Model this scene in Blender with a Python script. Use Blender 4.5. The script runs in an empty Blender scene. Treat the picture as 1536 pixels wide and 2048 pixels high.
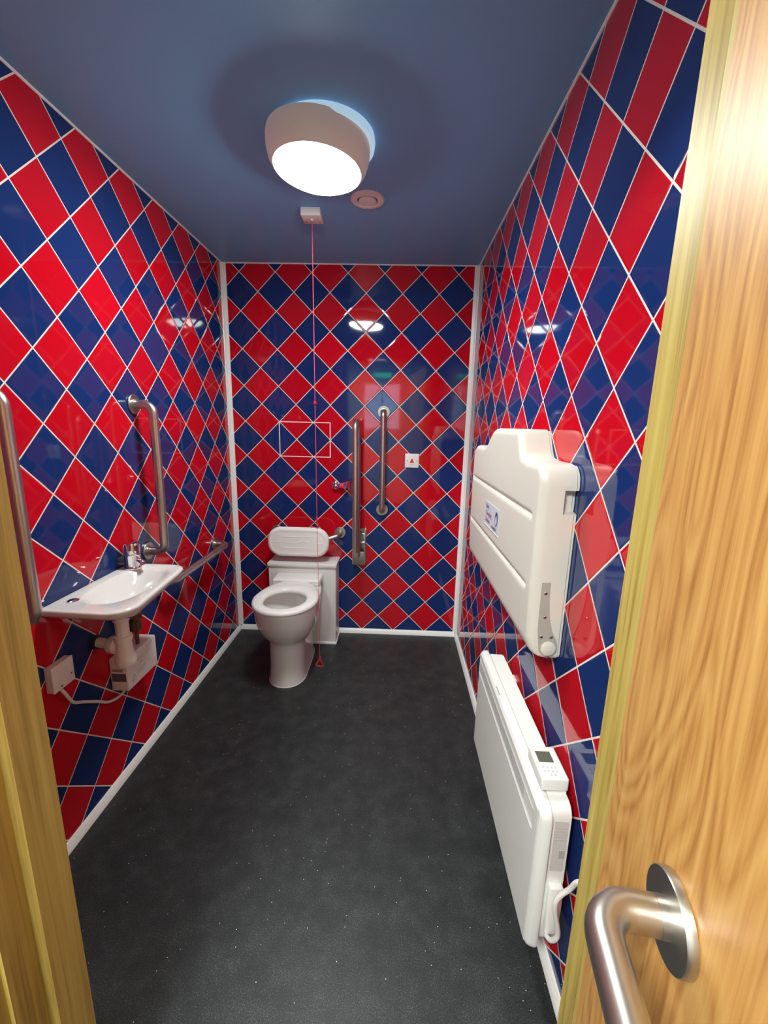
import bpy, bmesh, math, random
from mathutils import Vector, Matrix, Euler
random.seed(4)
PI = math.pi
S = bpy.context.scene
C = S.collection

# ------------------------------------------------------------ camera, world, exposure
cam_d = bpy.data.cameras.new('camera'); cam_o = bpy.data.objects.new('camera', cam_d); C.objects.link(cam_o)
cam_d.sensor_fit = 'VERTICAL'; cam_d.sensor_height = 36.0; cam_d.lens = 829.88/2048*36
cam_d.clip_start = 0.01; cam_d.clip_end = 60
CAM = Vector((1.0537, -2.6353, 1.41))
yaw, pit, rol = -0.026453, -0.207254, 0.023682
Fv = Vector((math.sin(yaw)*math.cos(pit), math.cos(yaw)*math.cos(pit), math.sin(pit)))
R0 = Vector((math.cos(yaw), -math.sin(yaw), 0)); U0 = R0.cross(Fv)
Rv = R0*math.cos(rol) + U0*math.sin(rol); Uv = -R0*math.sin(rol) + U0*math.cos(rol)
cam_o.matrix_world = Matrix(((Rv.x, Uv.x, -Fv.x, CAM.x), (Rv.y, Uv.y, -Fv.y, CAM.y), (Rv.z, Uv.z, -Fv.z, CAM.z), (0, 0, 0, 1)))
S.camera = cam_o
S.view_settings.view_transform = 'Standard'; S.view_settings.look = 'None'
S.view_settings.gamma = 1; S.view_settings.use_curve_mapping = False
S.view_settings.exposure = 1.3
S.cycles.use_denoising = True
S.cycles.max_bounces = 10; S.cycles.diffuse_bounces = 6; S.cycles.glossy_bounces = 6
S.cycles.sample_clamp_indirect = 24
W = bpy.data.worlds.new('daylight'); S.world = W; W.use_nodes = True
wn = W.node_tree
bg = wn.nodes['Background']; bg.inputs['Color'].default_value = (0.55, 0.72, 1, 1); bg.inputs['Strength'].default_value = 2.2
LAMP = 50.0          # room ceiling light
LAMP_COL = (.93, 1.0, .955)
HALL = 46.0           # unseen corridor light, strength set to fill the room
RH = 2.315           # room height
RW = 1.5             # room width
YF = -2.07           # room side of the end wall
YO = -2.185          # corridor side of the end wall
HD = 0.10675         # half the diagonal of a tile

# ------------------------------------------------------------ materials
def srgb(r, g, b):
    f = lambda c: (c/255/12.92) if c/255 <= 0.04045 else ((c/255+0.055)/1.055)**2.4
    return (f(r), f(g), f(b), 1)
def mat(name, col=(.8, .8, .8, 1), rough=.4, metal=0, emit=None, estr=0, spec=.5, coat=0):
    m = bpy.data.materials.new(name); m.use_nodes = True
    b = m.node_tree.nodes['Principled BSDF']
    b.inputs['Base Color'].default_value = col if len(col) == 4 else (*col, 1)
    b.inputs['Roughness'].default_value = rough; b.inputs['Metallic'].default_value = metal
    b.inputs['Specular IOR Level'].default_value = spec
    b.inputs['Coat Weight'].default_value = coat; b.inputs['Coat Roughness'].default_value = .05
    if emit:
        b.inputs['Emission Color'].default_value = (*emit, 1); b.inputs['Emission Strength'].default_value = estr
    return m
def nd(m, t, **k):
    n = m.node_tree.nodes.new(t)
    for a, v in k.items():
        if a in n.inputs.keys() if isinstance(a, str) else False: n.inputs[a].default_value = v
        else: setattr(n, a, v)
    return n
class NT:
    """tiny expression helper over a node tree"""
    def __init__(s, m): s.m = m; s.t = m.node_tree; s.bsdf = s.t.nodes['Principled BSDF']
    def put(s, sock, v):
        if isinstance(v, (int, float)): sock.default_value = v
        elif isinstance(v, tuple): sock.default_value = v
        else: s.t.links.new(v, sock)
    def math(s, op, a, b=0.0, c=0.0):
        n = s.t.nodes.new('ShaderNodeMath'); n.operation = op
        s.put(n.inputs[0], a); s.put(n.inputs[1], b); s.put(n.inputs[2], c); return n.outputs[0]
    def mix(s, f, a, b):
        n = s.t.nodes.new('ShaderNodeMix'); n.data_type = 'RGBA'
        s.put(n.inputs[0], f); s.put(n.inputs[6], a); s.put(n.inputs[7], b); return n.outputs[2]
    def pos(s):
        n = s.t.nodes.new('ShaderNodeTexCoord'); return n.outputs['Object']
    def sep(s, v):
        n = s.t.nodes.new('ShaderNodeSeparateXYZ'); s.t.links.new(v, n.inputs[0]); return n.outputs
    def comb(s, x, y, z):
        n = s.t.nodes.new('ShaderNodeCombineXYZ')
        for i, v in enumerate((x, y, z)): s.put(n.inputs[i], v)
        return n.outputs[0]
    def mapping(s, v, scale, rot=(0, 0, 0)):
        n = s.t.nodes.new('ShaderNodeMapping'); s.t.links.new(v, n.inputs[0])
        n.inputs['Scale'].default_value = scale; n.inputs['Rotation'].default_value = rot; return n.outputs[0]
    def noise(s, v, scale, detail=3, rough=.5, dist=0):
        n = s.t.nodes.new('ShaderNodeTexNoise'); s.t.links.new(v, n.inputs['Vector'])
        n.inputs['Scale'].default_value = scale; n.inputs['Detail'].default_value = detail
        n.inputs['Roughness'].default_value = rough; n.inputs['Distortion'].default_value = dist; return n.outputs['Fac']
    def ramp(s, f, stops):
        n = s.t.nodes.new('ShaderNodeValToRGB'); s.put(n.inputs[0], f)
        e = n.color_ramp.elements
        while len(e) < len(stops): e.new(.5)
        for el, (p, c) in zip(e, stops): el.position = p; el.color = c
        return n.outputs[0]
    def bump(s, h, strength, dist=.001):
        n = s.t.nodes.new('ShaderNodeBump'); s.put(n.inputs['Height'], h)
        n.inputs['Strength'].default_value = strength; n.inputs['Distance'].default_value = dist
        s.t.links.new(n.outputs[0], s.bsdf.inputs['Normal']); return n
    def set(s, name, v): s.put(s.bsdf.inputs[name], v)

RED = (0.54, 0.004, 0.014, 1); BLUE = (0.009, 0.029, 0.145, 1); GROUT = (0.80, 0.74, 0.68, 1)
def tile_mat(name, axis, u0, z0, red_even):
    m = mat(name, rough=.05); t = NT(m); o = t.sep(t.pos())
    du = t.math('SUBTRACT', o[axis], u0); dz = t.math('SUBTRACT', o[2], z0)
    k = 1/(2*HD)
    s = t.math('MULTIPLY', t.math('ADD', du, dz), k); q = t.math('MULTIPLY', t.math('SUBTRACT', du, dz), k)
    fs, fq = t.math('FLOOR', s), t.math('FLOOR', q)
    # distance from the nearest joint, in tile sides
    es = t.math('SUBTRACT', .5, t.math('ABSOLUTE', t.math('SUBTRACT', t.math('SUBTRACT', s, fs), .5)))
    eq = t.math('SUBTRACT', .5, t.math('ABSOLUTE', t.math('SUBTRACT', t.math('SUBTRACT', q, fq), .5)))
    e = t.math('MINIMUM', es, eq)
    joint = t.math('LESS_THAN', e, .0138)
    par = t.math('MODULO', t.math('ADD', t.math('ADD', fs, fq), 200.5), 2.0)
    isred = t.math('LESS_THAN' if red_even else 'GREATER_THAN', par, 1.0)
    wn_ = t.t.nodes.new('ShaderNodeTexWhiteNoise'); t.t.links.new(t.comb(fs, fq, 0.0), wn_.inputs['Vector'])
    var = t.math('ADD', .93, t.math('MULTIPLY', wn_.outputs['Value'], .14))
    base = t.mix(isred, BLUE, RED)
    hsv = t.t.nodes.new('ShaderNodeHueSaturation'); t.t.links.new(base, hsv.inputs['Color']); t.t.links.new(var, hsv.inputs['Value'])
    t.set('Base Color', t.mix(joint, hsv.outputs[0], GROUT))
    t.set('Roughness', t.math('ADD', .045, t.math('MULTIPLY', joint, .5)))
    h = t.math('MINIMUM', t.math('MULTIPLY', t.math('MAXIMUM', t.math('SUBTRACT', e, .010), 0.0), 28.0), 1.0)
    wav = t.noise(t.pos(), 6, 1)
    hh = t.math('ADD', h, t.math('MULTIPLY', wav, .7))
    t.bump(hh, .35, .0011)
    t.set('Specular IOR Level', t.math('SUBTRACT', .5, t.math('MULTIPLY', joint, .3)))
    return m
M = {}
M['tile_back'] = tile_mat('tiles_back', 0, .1026, 2.2674, True)
M['tile_left'] = tile_mat('tiles_left', 1, -1.2968, 2.137, False)
M['tile_right'] = tile_mat('tiles_right', 1, -1.620, 2.0291, True)
M['tile_front'] = tile_mat('tiles_front', 0, .1026, 2.2674, True)
M['white_trim'] = mat('white_plastic_trim', (.90, .90, .89), .3)
M['ceramic'] = mat('white_ceramic', (.80, .79, .77), .06, coat=.5)
M['plastic'] = mat('white_plastic', (.86, .85, .835), .28)
M['seatp'] = mat('seat_plastic', (.89, .885, .87), .14)
M['lam'] = mat('white_laminate', (.78, .77, .745), .3)
M['hdpe'] = mat('cream_polyethylene', (.70, .675, .615), .38)
M['greyplate'] = mat('grey_plate', (.42, .41, .36), .4)
M['heater'] = mat('white_enamel', (.80, .80, .775), .25)
M['dark'] = mat('dark_slot', (.05, .055, .07), .6)
M['slot'] = mat('grille_slot', (.30, .30, .31), .6)
M['button'] = mat('button_grey', (.58, .58, .57), .5)
M['lcd'] = mat('lcd_glass', (.12, .125, .10), .08)
M['chrome'] = mat('chrome', (.86, .86, .87), .05, 1)
M['screw'] = mat('screw_steel', (.5, .48, .46), .25, 1)
M['red_pl'] = mat('red_plastic', (.75, .015, .025), .35)
M['cordm'] = mat('red_cord', (.72, .05, .08), .6)
M['cable'] = mat('white_cable', (.76, .74, .72), .4)
M['brass'] = mat('brown_fitting', (.16, .11, .055), .4, .4)
M['rubber'] = mat('black_rubber', (.02, .02, .02), .6)
M['print'] = mat('grey_print', (.12, .10, .15), .6)
M['printlight'] = mat('pale_grey_print', (.42, .40, .38), .6)
M['label'] = mat('label_paper', (.62, .65, .76), .35)
M['navy'] = mat('navy_ink', (.05, .05, .15), .5)
M['maroon'] = mat('maroon_ink', (.22, .05, .14), .5)
M['lampbody'] = mat('lamp_body', (.62, .56, .50), .35, emit=(1, .90, .78), estr=.05)
M['lampbase'] = mat('lamp_base', (.45, .66, .78), .3, emit=(.55, .82, 1), estr=.22)
M['diffuser'] = mat('lamp_diffuser', (.9, .9, .9), .4, emit=LAMP_COL, estr=LAMP)
M['hallfill'] = mat('corridor_fill_diffuser', (.9, .9, .9), .4, emit=(.96, 1, .93), estr=HALL)
M['exit'] = mat('green_lit_sign', (.02, .4, .2), .4, emit=(.03, .9, .45), estr=2.2)
M['magnolia'] = mat('corridor_paint', (.66, .66, .62), .7)
M['hallceil'] = mat('corridor_ceiling_paint', (.6, .6, .58), .8)
M['glass'] = mat('window_glass', (1, 1, 1), .02)
_b = M['glass'].node_tree.nodes['Principled BSDF']; _b.inputs['Transmission Weight'].default_value = 1
# ceiling paint
m = M['ceil'] = mat('ceiling_paint', (.21, .50, .84), .42, spec=.35); t = NT(m)
t.bump(t.noise(t.pos(), 260, 2), .12, .0006)
# vinyl floor with flecks
m = M['vinyl'] = mat('safety_vinyl', rough=.42, spec=.36); t = NT(m)
n1 = t.noise(t.pos(), 340, 2, .6); n2 = t.noise(t.pos(), 14, 5, .65)
col = t.ramp(t.math('ADD', t.math('MULTIPLY', n1, .7), t.math('MULTIPLY', n2, .3)), [(.36, (.008, .010, .0105, 1)), (.52, (.021, .024, .025, 1)), (.70, (.085, .093, .095, 1))])
vo = t.t.nodes.new('ShaderNodeTexVoronoi'); vo.inputs['Scale'].default_value = 75; t.t.links.new(t.pos(), vo.inputs['Vector'])
sepc = t.t.nodes.new('ShaderNodeSeparateColor'); t.t.links.new(vo.outputs['Color'], sepc.inputs[0])
fl = t.math('MULTIPLY', t.math('LESS_THAN', vo.outputs['Distance'], .085), t.math('GREATER_THAN', sepc.outputs[0], .86))
vo2 = t.t.nodes.new('ShaderNodeTexVoronoi'); vo2.inputs['Scale'].default_value = 210; t.t.links.new(t.pos(), vo2.inputs['Vector'])
sep2 = t.t.nodes.new('ShaderNodeSeparateColor'); t.t.links.new(vo2.outputs['Color'], sep2.inputs[0])
fl2 = t.math('MULTIPLY', t.math('LESS_THAN', vo2.outputs['Distance'], .2), t.math('GREATER_THAN', sep2.outputs[0], .90))
col = t.mix(t.math('MULTIPLY', fl2, .5), col, (.16, .17, .18, 1))
t.set('Base Color', t.mix(fl, col, (.85, .87, .9, 1)))
t.bump(n1, .35, .0008)
# brushed stainless
m = M['steel'] = mat('brushed_stainless', (.55, .52, .475), .36, 1); t = NT(m)
pass
# oak veneer
m = M['oak'] = mat('oak_veneer', rough=.44, coat=.10); t = NT(m)
m.node_tree.nodes['Principled BSDF'].inputs['Coat Roughness'].default_value = .30
P_ = t.pos(); o = t.sep(P_)
low = t.noise(t.mapping(P_, (1, 3.2, .75)), 2.2, 2, .5)
rings = t.math('FRACT', t.math('MULTIPLY', t.math('ADD', t.math('MULTIPLY', low, 2.3), t.math('MULTIPLY', o[1], 2.2)), 8.0))
rings = t.math('ABSOLUTE', t.math('SUBTRACT', rings, .5))
fine = t.noise(t.mapping(P_, (60, 260, 5)), 1.0, 3, .6)
med = t.noise(t.mapping(P_, (10, 70, 1.6)), 1.0, 3, .6, .6)
f = t.math('ADD', t.math('MULTIPLY', rings, .36), t.math('ADD', t.math('MULTIPLY', fine, .34), t.math('MULTIPLY', med, .52)))
t.set('Base Color', t.ramp(f, [(.34, srgb(166, 112, 54)), (.50, srgb(196, 144, 80)), (.64, srgb(208, 160, 94)), (.80, srgb(218, 176, 114))]))
t.bump(fine, .15, .0006)
# pine frame
m = M['pine'] = mat('treated_pine', rough=.45); t = NT(m); P_ = t.pos()
fine = t.noise(t.mapping(P_, (90, 90, 2.5)), 1.0, 3, .6, .4); blot = t.noise(t.mapping(P_, (8, 8, 2.0)), 1.0, 2)
t.set('Base Color', t.ramp(t.math('ADD', t.math('MULTIPLY', fine, .6), t.math('MULTIPLY', blot, .4)),
      [(.30, srgb(128, 104, 44)), (.50, srgb(184, 160, 84)), (.72, srgb(208, 188, 112))]))
t.bump(fine, .2, .001)

# ------------------------------------------------------------ geometry helpers
def finish(bm, smooth=True, angle=35):
    bmesh.ops.remove_doubles(bm, verts=bm.verts, dist=1e-6)
    bmesh.ops.recalc_face_normals(bm, faces=bm.faces)
    for f in bm.faces: f.smooth = smooth
    if smooth:
        for e in bm.edges:
            if len(e.link_faces) == 2 and e.calc_face_angle(0) > math.radians(angle): e.smooth = False
def obj(name, bm, m, parent=None, smooth=True, angle=35):
    finish(bm, smooth, angle)
    me = bpy.data.meshes.new(name); bm.to_mesh(me); bm.free()
    o = bpy.data.objects.new(name, me); C.objects.link(o); me.materials.append(m)
    if parent is not None:
        o.parent = parent; o.matrix_parent_inverse = parent.matrix_basis.inverted()
    return o
def thing(name, label, cat, loc=(0, 0, 0), group=None):
    o = bpy.data.objects.new(name, None); C.objects.link(o); o.location = loc
    o.empty_display_size = .05
    o['label'] = label; o['category'] = cat
    if group: o['group'] = group
    return o
def tag(o, label, cat, group=None, kind=None):
    o['label'] = label; o['category'] = cat
    if group: o['group'] = group
    if kind: o['kind'] = kind
    return o
def struct(name, bm, m, label, cat, smooth=False):
    return tag(obj(name, bm, m, None, smooth), label, cat, kind='structure')
def box(bm, x0, x1, y0, y1, z0, z1, bev=0, seg=3):
    v = [bm.verts.new((x, y, z)) for x in (x0, x1) for y in (y0, y1) for z in (z0, z1)]
    F = [bm.faces.new([v[i] for i in q]) for q in ((0, 1, 3, 2), (4, 6, 7, 5), (0, 4, 5, 1), (2, 3, 7, 6), (0, 2, 6, 4), (1, 5, 7, 3))]
    if bev:
        es = list({e for f in F for e in f.edges})
        bmesh.ops.bevel(bm, geom=es, offset=bev, segments=seg, profile=.5, affect='EDGES', clamp_overlap=True)
def B(*a, **k):
    bm = bmesh.new(); box(bm, *a, **k); return bm
def fillet(pts, r, n=8):
    out = [Vector(pts[0])]
    for i in range(1, len(pts)-1):
        p0, p, p1 = Vector(pts[i-1]), Vector(pts[i]), Vector(pts[i+1])
        a, b = (p0-p).normalized(), (p1-p).normalized()
        ang = a.angle(b); ri = r[i-1] if isinstance(r, (list, tuple)) else r
        d = min(ri/math.tan(ang/2), (p0-p).length*.49, (p1-p).length*.49)
        rr = d*math.tan(ang/2)
        c = p + (a+b).normalized()*(rr/math.sin(ang/2))
        s, e = p+a*d-c, p+b*d-c
        w = s.angle(e); ax = s.cross(e).normalized()
        for k in range(n+1): out.append(c + Matrix.Rotation(w*k/n, 3, ax) @ s)
    out.append(Vector(pts[-1])); return out
def spline(pts, n=10):
    P = [Vector(p) for p in pts]; P = [P[0]*2-P[1]] + P + [P[-1]*2-P[-2]]; out = []
    for i in range(1, len(P)-2):
        for k in range(n):
            u = k/n; a, b, c, d = P[i-1:i+3]
            out.append(.5*((2*b)+(c-a)*u+(2*a-5*b+4*c-d)*u*u+(3*b-a-3*c+d)*u**3))
    out.append(P[-2]); return out
def tube(bm, path, r, n=20, cap=True):
    P = [Vector(p) for p in path]
    Q = [P[0]]
    for p in P[1:]:
        if (p-Q[-1]).length > 1e-5: Q.append(p)
    P = Q; T = []
    for i in range(len(P)):
        a = P[max(i-1, 0)]; b = P[min(i+1, len(P)-1)]; T.append((b-a).normalized())
    up = Vector((0, 0, 1)) if abs(T[0].z) < .9 else Vector((1, 0, 0))
    N = (up - T[0]*up.dot(T[0])).normalized(); rings = []
    for i, p in enumerate(P):
        if i:
            N = (N - T[i]*N.dot(T[i])).normalized()
        Bn = T[i].cross(N); ri = r[i] if isinstance(r, (list, tuple)) else r
        rings.append([bm.verts.new(p + (N*math.cos(2*PI*k/n)+Bn*math.sin(2*PI*k/n))*ri) for k in range(n)])
    for a, b in zip(rings, rings[1:]):
        for k in range(n): bm.faces.new((a[k], a[(k+1) % n], b[(k+1) % n], b[k]))
    if cap: bm.faces.new(rings[0][::-1]); bm.faces.new(rings[-1])
def TB(path, r, n=20):
    bm = bmesh.new(); tube(bm, path, r, n); return bm
def lathe(bm, prof, origin, axis, n=40, cap0=True, cap1=True):
    """prof: (radius, distance along axis)"""
    ax = Vector(axis).normalized(); up = Vector((0, 0, 1)) if abs(ax.z) < .9 else Vector((1, 0, 0))
    N = (up-ax*up.dot(ax)).normalized(); Bn = ax.cross(N); o = Vector(origin); R = []
    for r, h in prof:
        R.append([bm.verts.new(o+ax*h+(N*math.cos(2*PI*k/n)+Bn*math.sin(2*PI*k/n))*max(r, 1e-5)) for k in range(n)])
    for a, b in zip(R, R[1:]):
        for k in range(n): bm.faces.new((a[k], a[(k+1) % n], b[(k+1) % n], b[k]))
    if cap0: bm.faces.new(R[0][::-1])
    if cap1: bm.faces.new(R[-1])
def LT(prof, origin, axis, n=40):
    bm = bmesh.new(); lathe(bm, prof, origin, axis, n); return bm
def loft(bm, loops, cap0=True, cap1=True):
    R = [[bm.verts.new(p) for p in L] for L in loops]; n = len(R[0])
    for a, b in zip(R, R[1:]):
        for k in range(n): bm.faces.new((a[k], a[(k+1) % n], b[(k+1) % n], b[k]))
    if cap0: bm.faces.new(R[0][::-1])
    if cap1: bm.faces.new(R[-1])
def prism(pts, a, b, axis, bev=0):
    """closed 2D outline extruded along axis ('x': pts are (y,z), 'y': (x,z), 'z': (x,y))"""
    f = {'x': lambda p, h: (h, p[0], p[1]), 'y': lambda p, h: (p[0], h, p[1]), 'z': lambda p, h: (p[0], p[1], h)}[axis]
    bm = bmesh.new(); loft(bm, [[f(p, a) for p in pts], [f(p, b) for p in pts]])
    if bev:
        finish(bm, False)
        es = [e for e in bm.edges if len(e.link_faces) == 2 and e.calc_face_angle(0) > .7]
        bmesh.ops.bevel(bm, geom=es, offset=bev, segments=3, profile=.5, affect='EDGES', clamp_overlap=True)
    return bm
def rrect(x0, x1, y0, y1, r, n=6):
    out = []
    for cx, cy, a in ((x1-r, y1-r, 0), (x0+r, y1-r, 90), (x0+r, y0+r, 180), (x1-r, y0+r, 270)):
        for k in range(n+1):
            t_ = math.radians(a+90*k/n); out.append((cx+r*math.cos(t_), cy+r*math.sin(t_)))
    return out
def text(name, s, size, M4, m, parent, ext=.0003, align='LEFT', sx=1):
    cu = bpy.data.curves.new(name, 'FONT'); cu.body = s; cu.size = size; cu.extrude = ext; cu.align_x = align
    tmp = bpy.data.objects.new(name, cu); C.objects.link(tmp)
    bpy.context.view_layer.update()
    me = bpy.data.meshes.new_from_object(tmp.evaluated_get(bpy.context.evaluated_depsgraph_get()))
    bpy.data.objects.remove(tmp); bpy.data.curves.remove(cu)
    me.transform(M4 @ Matrix.Diagonal((sx, 1, 1, 1))); me.name = name
    o = bpy.data.objects.new(name, me); C.objects.link(o); me.materials.clear(); me.materials.append(m)
    o.parent = parent; o.matrix_parent_inverse = parent.matrix_basis.inverted(); return o
def basis(origin, ex, ey):
    ex, ey = Vector(ex), Vector(ey); ez = ex.cross(ey); o = Vector(origin)
    return Matrix(((ex.x, ey.x, ez.x, o.x), (ex.y, ey.y, ez.y, o.y), (ex.z, ey.z, ez.z, o.z), (0, 0, 0, 1)))

# ------------------------------------------------------------ structure: room shell
HX0, HX1, HY0 = -1.3, 2.9, -5.0      # corridor extents
HH = 2.55
DX0, DX1, DZ = .493, 1.392, 2.05     # door opening in the end wall (before linings)
struct('floor', B(HX0-.1, HX1+.1, HY0-.1, .1, -.08, 0), M['vinyl'], 'black speckled safety vinyl floor', 'floor')
struct('ceiling', B(-.1, RW+.1, YO+.002, .1, RH, RH+.1), M['ceil'], 'navy painted ceiling over the tiled washroom', 'ceiling')
struct('wall_back', B(-.1, RW+.1, 0, .1, 0, RH), M['tile_back'], 'far wall of red and blue diamond tiles behind the toilet', 'wall')
struct('wall_left', B(-.1, 0, YO+.002, 0, 0, RH), M['tile_left'], 'left wall of red and blue diamond tiles behind the basin', 'wall')
struct('wall_right', B(RW, RW+.1, YO+.002, 0, 0, RH), M['tile_right'], 'right wall of red and blue diamond tiles behind the heater', 'wall')
bm = bmesh.new()
box(bm, 0, DX0-.02, YO+.03, YF, 0, RH); box(bm, DX1+.02, RW, YO+.03, YF, 0, RH); box(bm, DX0-.02, DX1+.02, YO+.03, YF, DZ+.03, RH)
struct('wall_front', bm, M['tile_front'], 'tiled end wall around the doorway', 'wall')
bm = bmesh.new()
box(bm, HX0, DX0-.02, YO, YO+.03, 0, HH); box(bm, DX1+.02, HX1, YO, YO+.03, 0, HH); box(bm, DX0-.02, DX1+.02, YO, YO+.03, DZ+.03, HH)
struct('wall_corridor_near', bm, M['magnolia'], 'painted corridor side of the doorway wall', 'wall')
struct('wall_corridor_left', B(HX0-.1, HX0, HY0, YO, 0, HH), M['magnolia'], 'corridor wall to the left, off camera', 'wall')
struct('wall_corridor_right', B(HX1, HX1+.1, HY0, YO, 0, HH), M['magnolia'], 'corridor wall to the right, off camera', 'wall')
struct('ceiling_corridor', B(HX0-.1, HX1+.1, HY0-.1, YO, HH, HH+.1), M['hallceil'], 'plain white ceiling over the corridor', 'ceiling')
WX0, WX1, WZ0, WZ1 = .42, 1.12, 1.30, 2.15
bm = bmesh.new()
box(bm, HX0, WX0, HY0-.1, HY0, 0, HH); box(bm, WX1, HX1, HY0-.1, HY0, 0, HH)
box(bm, WX0, WX1, HY0-.1, HY0, 0, WZ0); box(bm, WX0, WX1, HY0-.1, HY0, WZ1, HH)
struct('wall_corridor_far', bm, M['magnolia'], 'corridor end wall with the window, behind the camera', 'wall')
w = tag(bpy.data.objects.new('window_1', None), 'corridor window seen only as a pale reflection in the tiles', 'window', kind='structure')
w.location = (WX0, HY0, WZ0); C.objects.link(w)
bm = bmesh.new()
for a in ((WX0, WX0+.04, WZ0, WZ1), (WX1-.04, WX1, WZ0, WZ1), (WX0+.04, WX1-.04, WZ0, WZ0+.04), (WX0+.04, WX1-.04, WZ1-.04, WZ1), (.755, .785, WZ0+.04, WZ1-.04)):
    box(bm, a[0], a[1], HY0-.07, HY0-.02, a[2], a[3])
obj('window_frame', bm, M['white_trim'], w, False)
obj('pane', B(WX0+.04, WX1-.04, HY0-.05, HY0-.045, WZ0+.04, WZ1-.04), M['glass'], w, False)

# white trims
def bead(pts, r, name, label, n=10):
    return struct(name, TB(pts, r, n), M['white_trim'], label, 'trim', True)
def cove(name, p0, p1, nrm, label):
    """white skirting bead: quarter profile along the floor, nrm points into the room"""
    p0, p1, nrm = Vector(p0), Vector(p1), Vector(nrm); prof = [(0, 0), (.016, 0), (.0145, .010), (.009, .022), (.004, .030), (0, .031)]
    bm = bmesh.new(); loft(bm, [[p+nrm*a+Vector((0, 0, b)) for a, b in prof] for p in (p0, p1)])
    struct(name, bm, M['white_trim'], label, 'skirting', True)
cove('baseboard_left', (0, YF, 0), (0, 0, 0), (1, 0, 0), 'white skirting bead along the foot of the left wall')
cove('baseboard_right', (RW, YF, 0), (RW, 0, 0), (-1, 0, 0), 'white skirting bead along the foot of the right wall')
cove('baseboard_back', (0.016, 0, 0), (RW-.016, 0, 0), (0, -1, 0), 'white skirting bead along the foot of the far wall')
def corner(name, x, sx, label):
    pts = [(x, 0), (x+sx*.026, 0), (x+sx*.026, -.004), (x+sx*.010, -.009), (x+sx*.004, -.022), (x, -.024)]
    struct(name, prism(pts, .031, RH-.004, 'z'), M['white_trim'], label, 'trim', False)
corner('trim_1', 0, 1, 'white upright corner strip left of the toilet')
corner('trim_2', RW, -1, 'white upright corner strip right of the red reset plate')
for i, (a, b, l) in enumerate((((0, YF, RH), (0, 0, RH), 'thin white sealant line where left wall meets ceiling'),
                               ((RW, YF, RH), (RW, 0, RH), 'thin white sealant line where right wall meets ceiling'),
                               ((0, 0, RH), (RW, 0, RH), 'thin white sealant line where far wall meets ceiling'))):
    bead([a, b], .0055, 'trim_%d' % (i+3), l)

# ------------------------------------------------------------ ceiling things
LC = Vector((.777, -1.075, RH))
L = thing('ceiling_light', 'round drum ceiling light glowing white above the floor', 'ceiling light', LC)
obj('base_ring', LT([(.150, 0), (.161, 0), (.163, .010), (.161, .024), (.150, .026)], LC+Vector((.016, -.004, 0)), (0, 0, -1), 64), M['lampbase'], L)
tilt = Vector((-.055, -.015, -1)).normalized()
bm = bmesh.new()
o_ = LC+Vector((-.004, -.006, -.012))
lathe(bm, [(.150, 0), (.166, .002), (.168, .012), (.166, .040), (.158, .066), (.149, .080), (.143, .085), (.138, .084), (.136, .078)], o_, tilt, 72, True, True)
obj('drum', bm, M['lampbody'], L)
obj('diffuser', LT([(.1345, .0790), (.1345, .0845), (.130, .091), (.115, .099), (.085, .106), (.04, .110), (.001, .111)], o_, tilt, 64), M['diffuser'], L)

V = thing('ceiling_vent', 'round white extract vent on the ceiling beside the light', 'vent', (.905, -.71, RH))
vo_ = Vector((.905, -.71, RH))
obj('collar', LT([(.045, 0), (.069, 0), (.070, .003), (.066, .009), (.055, .013), (.044, .011), (.040, .004), (.040, 0)], vo_, (0, 0, -1), 56), M['plastic'], V)
obj('valve_disc', LT([(.022, 0), (.026, .004), (.036, .007), (.036, .011), (.025, .0145), (.001, .016)], vo_, (0, 0, -1), 48), M['plastic'], V)

PC = thing('emergency_pull_cord', 'red emergency pull cord hanging from a white ceiling switch', 'pull cord', (.654, -.6, RH))
sb = obj('switch_box', B(.611, .697, -.643, -.557, RH-.032, RH, bev=.004), M['plastic'], PC)
obj('cord_outlet', LT([(.007, 0), (.006, .004), (.003, .007), (.001, .0075)], (.654, -.603, RH-.032), (0, 0, -1), 20), M['plastic'], sb)
for dx in (-.03, .03):
    obj('screw', LT([(.0032, 0), (.0032, .0008), (.001, .001)], (.654+dx, -.575, RH-.032), (0, 0, -1), 14), M['screw'], sb)
zt1, zt2 = .935, .155
cx = lambda z: .654 + (2.28-z)/2.15*.012
obj('cord', TB([(cx(2.28), -.603, 2.28), (cx(1.6), -.602, 1.6), (cx(.95), -.600, .95)], .0016, 8), M['cordm'], PC)
obj('cord', TB([(cx(.935)+.001, -.600, .935), (cx(.5)+.002, -.600, .5), (cx(.15)+.004, -.600, .16)], .0012, 8), M['cordm'], PC)
obj('connector', LT([(.003, 0), (.0065, .002), (.0065, .013), (.003, .015)], (cx(1.5), -.602, 1.497), (0, 0, 1), 14), M['red_pl'], PC)
def triangle(x, z, ang, twist):
    """open red triangular pull, hanging at (x, z), rotated by ang about y and twisted about z"""
    pts = [(0, 0), (-.024, -.044), (.024, -.044)]
    P = [Vector((p[0], 0, p[1])) for p in pts]
    mids = (P[0]+P[1])/2
    loop = fillet([mids, P[1], P[2], P[0], mids], .005, 5)
    Rm = Matrix.Rotation(twist, 3, 'Z') @ Matrix.Rotation(ang, 3, 'Y')
    bm = bmesh.new(); tube(bm, [Rm @ p + Vector((x, -.600, z)) for p in loop], .0024, 8)
    tube(bm, [Rm @ Vector((0, 0, -.004)) + Vector((x, -.600, z)), Vector((x, -.600, z+.012))], .0042, 10)
    return bm
obj('pull_handle', triangle(cx(.94), zt1, .30, .25), M['red_pl'], PC)
obj('pull_handle', triangle(cx(.15)+.004, zt2, 0.04, .0), M['red_pl'], PC)

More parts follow.
